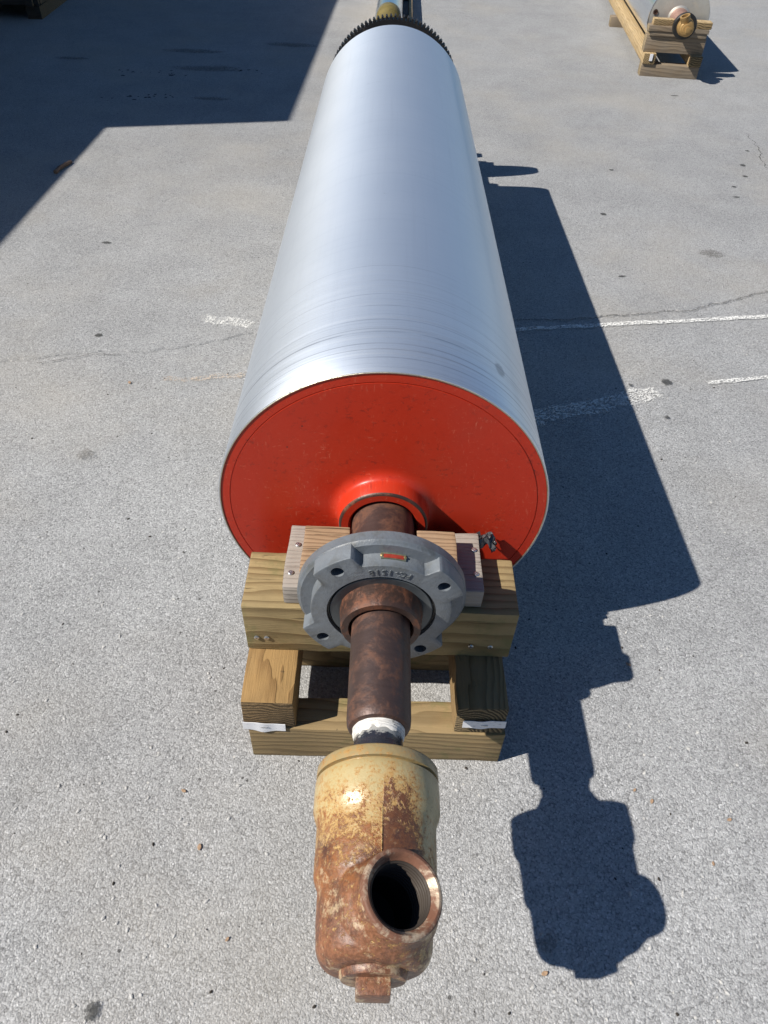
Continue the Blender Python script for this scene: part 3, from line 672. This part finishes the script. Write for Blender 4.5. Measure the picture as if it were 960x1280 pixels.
# the cast lower body and its side port: two closed volumes fused and softened into one casting
cg = G().lathe([(-2.02, 0), (-2.02, .2492), (-2.10, .2492), (-2.13, .249), (-2.150, .246), (-2.168, .235), (-2.185, .229), (-2.30, .227), (-2.385, .222), (-2.418, .210), (-2.440, .190), (-2.452, .165), (-2.455, .125), (-2.455, 0)], AX, (0, 1, 0), 96)
cg.lathe([(0, 0), (0, .20), (.170, .196), (.195, .183), (.215, .170), (.240, .163), (.272, .160), (.280, .157), (.280, 0)], po, pd, 96)
cast = cg.build('casting', M_union, ro, 0)
m = cast.modifiers.new('fuse', 'REMESH'); m.mode = 'VOXEL'; m.voxel_size = .0014
m = cast.modifiers.new('soften', 'SMOOTH'); m.factor = .5; m.iterations = 9
me = bpy.data.meshes.new_from_object(cast.evaluated_get(bpy.context.evaluated_depsgraph_get())); cast.modifiers.clear(); old = cast.data; cast.data = me; me.name = 'casting'; bpy.data.meshes.remove(old)
b = bmesh.new(); b.from_mesh(me)
for v in b.verts:
    k = noise.noise(v.co * 38) * .0007 + noise.noise(v.co * 120) * .00025
    if v.co.y < -2.06 * S: v.co += v.normal * k
def in_bore(p):
    q = p / S - po; t = q.dot(pd); return t > 0 and (q - pd * t).length < .138
bmesh.ops.delete(b, geom=[f for f in b.faces if in_bore(f.calc_center_median()) or f.calc_center_median().y > -2.035 * S], context='FACES')
b.to_mesh(me); b.free(); me.polygons.foreach_set('use_smooth', [True] * len(me.polygons))
if not me.materials: me.materials.append(M_union)
rim = G().lathe([(.262, .1600), (.283, .1585), (.289, .156), (.2925, .150), (.2925, .141), (.288, .136), (.276, .130), (.262, .1195)], po, pd, 96).build('port_lip', M_portrim, cast, 40)
prof = [(.264, .1190)]
for k in range(9): prof += [(.262 - k * .018, .1185), (.256 - k * .018, .1120), (.250 - k * .018, .1120), (.246 - k * .018, .1185)]
prof += [(.09, .1185), (.02, .118), (-.06, .112), (-.10, .07), (-.11, 0)]
G().lathe(prof, po, pd, 64).build('thread', M_bore, cast, 40)
G().lathe([(-2.430, .128), (-2.452, .129), (-2.470, .127), (-2.480, .120), (-2.482, .060), (-2.47, 0)], AX, (0, 1, 0), 64).build('plug_collar', M_union, un, 32)
G().box(-.064, .064, -2.537, -2.47, H - .064, H + .064, .008, 2, .002).build('plug', M_union, un, 30)
# seam raised on the casting
G().box(.015, .019, -2.12, -1.90, H + .245, H + .2535, .001).build('casting_seam', M_union, un, 0)
# far end: hub, sprocket, shaft and bearing
G().lathe([(L - .02, .42), (8.45, .42), (8.47, .32), (8.98, .32)], AX, (0, 1, 0), 64).build('hub', M_gear, ro)
NTH = 96; gp = []
for i in range(NTH):
    for f, r in ((-.34, .918), (-.15, .962), (.15, .962), (.34, .918)):
        a = 2 * math.pi * (i + f) / NTH; gp.append((r * math.cos(a), H + r * math.sin(a)))
g = G(); g.prism(gp, 8.97, 9.12); g.build('gear', M_gear, ro, 20)
G().lathe([(9.1, .45), (9.18, .45), (9.18, .19), (9.95, .19), (9.95, 0)], AX, (0, 1, 0), 64).build('shaft', M_shaft, ro)
G().lathe([(9.74, .18), (9.74, .31), (9.88, .31), (9.88, .18)], AX, (0, 1, 0), 64).build('bearing_housing', M_house, ro)

# ------------------------------------------------------------------ timber cradles
def screw(p, d, par, r=.0165):
    s = G().lathe([(-.002, r), (.004, r), (.008, r * .72), (.008, r * .30), (.001, r * .22), (.001, 0)], p, d, 14).build('screw', M_screw, par, 30)
def cradle(label, my):
    """my(y) maps the near cradle's y to the place where this one stands"""
    k = thing('timber_cradle', label, 'cradle', (0, my(-.5), 0), group='timber cradles under the big roller')
    def bx(name, x0, x1, y0, y1, z0, z1, mat, bev=.011, rough=.009, rot=0, seed=1, **t):
        a, b = sorted((my(y0), my(y1)))
        cuts = 10 if rough else 0
        return G().box(x0, x1, a, b, z0, z1, bev, cuts, rough, rot, seed).build(name, mat, k, 40, **t)
    bx('bottom_timber', -.775, .79, -.972, -.752, .0, .345, W_cross, seed=1)
    bx('bottom_timber', -.775, .79, -.30, -.08, .0, .345, W_cross, seed=2)
    r1 = bx('runner', -.795, -.488, -.962, -.02, .349, .622, W_runner, seed=3)
    r2 = bx('runner', .466, .766, -.962, -.02, .349, .622, W_runner2, seed=4)
    bx('cross_beam', -.80, .80, -.602, -.175, .626, 1.05, W_yellow, .014, .008, seed=5)
    bx('chock_board', -.560, -.20, -.572, -.085, 1.0535, 1.20, W_grey, .012, .006, seed=6)
    bx('chock_board', .20, .582, -.558, -.10, 1.0535, 1.195, W_grey, .012, .006, seed=7)
    bx('chock_block', -.455, -.195, -.565, -.218, 1.2035, 1.335, W_red, .010, .005, R_(-1), 8)
    bx('chock_block', .195, .422, -.552, -.222, 1.1985, 1.33, W_red, .010, .005, R_(1), 9)
    bx('shim', -.19, .19, -.56, -.22, 1.0535, 1.081, W_grey, .004, 0, 0, 10)
    fy = lambda y: my(y)
    if my(0) == 0:
        for px in (-.735, -.675): screw((px, -.604, .755), (0, -1, 0), k)
        for px in (.555, .672): screw((px, -.604, .735), (0, -1, 0), k)
        for (x, y, z) in ((-.52, -.47, 1.203), (-.50, -.25, 1.203), (.545, -.24, 1.198), (.545, -.43, 1.198)): screw((x, y, z), (.05, -.1, 1), k)
        # stapled paper tags on the runner ends
        for (x0, x1, z, s, par, lab) in ((-.80, -.545, .376, 1, r1, 0), (.512, .768, .470, 2, r2, 1)):
            g = G(); n = 14; top = []; bot = []
            for i in range(n + 1):
                t = i / n; x = x0 + (x1 - x0) * t; bow = .016 * math.exp(-((t - .45) / .16) ** 2); y = -.974 - .002 * math.sin(t * 7 + s) ** 2 - bow * .35
                hh = .034 + .012 * math.exp(-((t - .45) / .2) ** 2) * (1 if s == 1 else .3); dz = .004 * math.sin(t * 5 + s * 2) - (.012 * t if s == 1 else -.004)
                top.append((x, y, z + hh + dz)); bot.append((x, y - .004, z - hh + dz))
            a = [g.bm.verts.new(p) for p in top]; b = [g.bm.verts.new(p) for p in bot]; c = [g.bm.verts.new((p[0], p[1] + .003, p[2])) for p in top]; d = [g.bm.verts.new((p[0], p[1] + .003, p[2])) for p in bot]
            for i in range(n):
                g.bm.faces.new((a[i], a[i + 1], b[i + 1], b[i])); g.bm.faces.new((c[i], d[i], d[i + 1], c[i + 1]))
                g.bm.faces.new((a[i], c[i], c[i + 1], a[i + 1])); g.bm.faces.new((b[i], b[i + 1], d[i + 1], d[i]))
            g.bm.faces.new((a[0], b[0], d[0], c[0])); g.bm.faces.new((a[n], c[n], d[n], b[n]))
            g.build('paper_tag', M_paper, par, 60)
            G().box((x0 + x1) / 2 - .02, (x0 + x1) / 2 + .02, -.986, -.981, z - .002, z + .003).build('staple', M_screw, par, 0)
    return k
cradle('timber cradle carrying the shaft below the grey flange bearing near the red disc', lambda y: y)
cradle('timber cradle hidden behind the toothed far end of the big roller', lambda y: 9.02 - y)
# crumpled scrap of plastic film lying against the red disc
b = bmesh.new(); bmesh.ops.create_grid(b, x_segments=14, y_segments=10, size=1)
for v in b.verts:
    u, q = v.co.x, v.co.y; nz = noise.noise_vector(Vector((u * 2.3, q * 2.3, 4)))
    v.co = Vector((.645 + u * .060 + nz.x * .03, -.082 + q * .045 + nz.y * .035, 1.085 + .07 * (1 - u * u * .6) * (1 - q * q * .7) + nz.z * .055 - u * .02)) * S
me = bpy.data.meshes.new('plastic_scrap'); b.to_mesh(me); b.free(); me.materials.append(M_plastic)
o = bpy.data.objects.new('plastic_scrap', me); C.objects.link(o); m = o.modifiers.new('thickness', 'SOLIDIFY'); m.thickness = .0008
o['label'] = 'crumpled dark plastic film scrap tucked between beam and red disc'; o['category'] = 'plastic scrap'

# ------------------------------------------------------------------ the two rollers farther back, each on its skid
def far_roller(loc, rz, r, ax, half, wr, length, label, sklabel, kind):
    k = thing('timber_skid', sklabel, 'skid', loc, rz, group='long timber skids under the far rollers', local=True)
    zr0, zr1, zb = .262, .475, .80
    if kind == 'cap': zr0, zr1 = .002, .34
    for i, y in enumerate((0, length * .42, length * .82)):
        if kind == 'cap': G().box(-half + wr + .004, half - wr - .004, 3.2 + i * 3, 3.5 + i * 3, 0, .142, .012, 8, .008, 0, i).build('cross_timber', W_farx, k, 40); continue
        G().box(-half - (.15 if i else 0), half + (.12 if i else 0), y, y + .30, 0, .26, .012, 8, .008, 0, i).build('cross_timber', W_farx, k, 40)
    G().box(-half, -half + wr, -.03, length, zr0, zr1, .012, 12, .006, 0, 3).build('runner', W_far, k, 40)
    G().box(half - wr, half, -.03, length, zr0, zr1, .012, 12, .006, 0, 4).build('runner', W_far, k, 40)
    t = thing('steel_roller', label, 'roller', loc, rz, local=True)
    A = (-.14 if kind == 'cap' else 0, 0, ax)
    if kind == 'valve':
        G().box(-half - .02, half - .01, .10, .38, .478, .80, .012, 8, .008, 0, 5).build('cross_beam', W_farx, k, 40)
        G().box(-half + .02, half - .03, .06, .36, .803, .89, .008, 8, .006, 0, 6).build('chock_board', W_farx, k, 40)
        G().box(-half - .03, -.10, .04, .30, .893, 1.00, .008, 8, .006, 0, 7).build('chock_board', W_farx, k, 40)
        G().box(.22, half - .01, .04, .34, .893, .975, .008, 8, .006, 0, 8).build('chock_board', W_farx, k, 40)
        G().box(-half + .05, -.13, .08, .30, 1.003, 1.12, .008, 8, .006, 0, 9).build('chock_block', W_far, k, 40)
        G().box(.20, half + .02, .06, .34, .978, 1.11, .008, 8, .006, 0, 10).build('chock_block', W_far, k, 40)
        G().box(-half + .13, -half + .20, -.05, -.036, .33, .47, .004).build('paper_tag', M_paper, k, 0)
        y0 = .50
        G().lathe([(y0 + .012, r - .02), (y0, r - .012), (y0, r), (y0 + .4, r), (length - .6, r), (length - .6, 0)], A, (0, 1, 0), 96).build('drum', M_polish, t, 30)
        G().lathe([(y0 + .010, r - .014), (y0 + .006, r * .93), (y0 + .004, .25), (y0 - .02, .21), (y0 - .04, .20)], A, (0, 1, 0), 96).build('end_disc', M_endsteel, t, 30)
        G().lathe([(-.012, .055), (-.012, .03), (.004, .028), (.004, 0)], (-.54, y0, ax + .10), (0, 1, 0), 20).build('balance_plug', M_collar, t)
        G().lathe([(y0, .21), (y0 - .16, .20), (y0 - .17, .18), (.02, .15), (-.3, .15)], A, (0, 1, 0), 48).build('hub', M_farhub, t)
        G().lathe([(-.22, .15), (-.22, .235), (-.24, .25), (-.33, .25), (-.35, .235), (-.35, .15)], A, (0, 1, 0), 48).build('locking_ring', M_gap, t)
        v = G().lathe([(-.30, .175), (-.40, .175), (-.405, .165), (-.46, .165), (-.47, .155), (-.58, .15), (-.60, .13), (-.605, .105), (-.66, .105), (-.665, .09), (-.665, .06), (-.69, .06), (-.69, 0)], A, (0, 1, 0), 32).build('rotary_union', M_yellow, t, 30)
        G().lathe([(.08, .10), (.17, .095), (.20, .105), (.25, .105), (.25, .07), (.10, .065), (.10, 0)], (0, -.50, ax), (-.45, -.15, 1), 24).build('port_neck', M_yellow, v, 30)
        G().box(-.05, .05, -.74, -.685, ax - .05, ax + .05, .006).build('plug', M_yellow, v, 30)
    else:
        y0 = 1.0
        G().lathe([(y0, 0), (y0, r), (length - .6, r), (length - .6, 0)], A, (0, 1, 0), 96).build('drum', M_polish, t, 30)
        pr = [(y0 + .01, .31), (y0 - .25, .31)] + [(y0 - .25 - .22 * math.sin(q * math.pi / 16), .31 * math.cos(q * math.pi / 16)) for q in range(1, 9)]
        G().lathe(pr, A, (0, 1, 0), 48).build('end_cap', M_moss, t)
far_roller((6.40, 16.02, 0), R_(-6), .675, 1.08, .655, .27, 12.5, 'shiny steel roller with dull end disc and brass union at the upper right', 'pale timber skid with long runners under the brass-ended roller', 'valve')
far_roller((0.00, 17.6, 0), R_(-.6), .345, .475, .47, .09, 14, 'slim polished roller with mossy rounded end cap behind the toothed gear', 'narrow timber skid under the slim polished roller behind the gear', 'cap')

for o in bpy.data.objects:
    if '_o' in o: del o['_o']
    if o.get('category') is None and 'group' in o: del o['group']
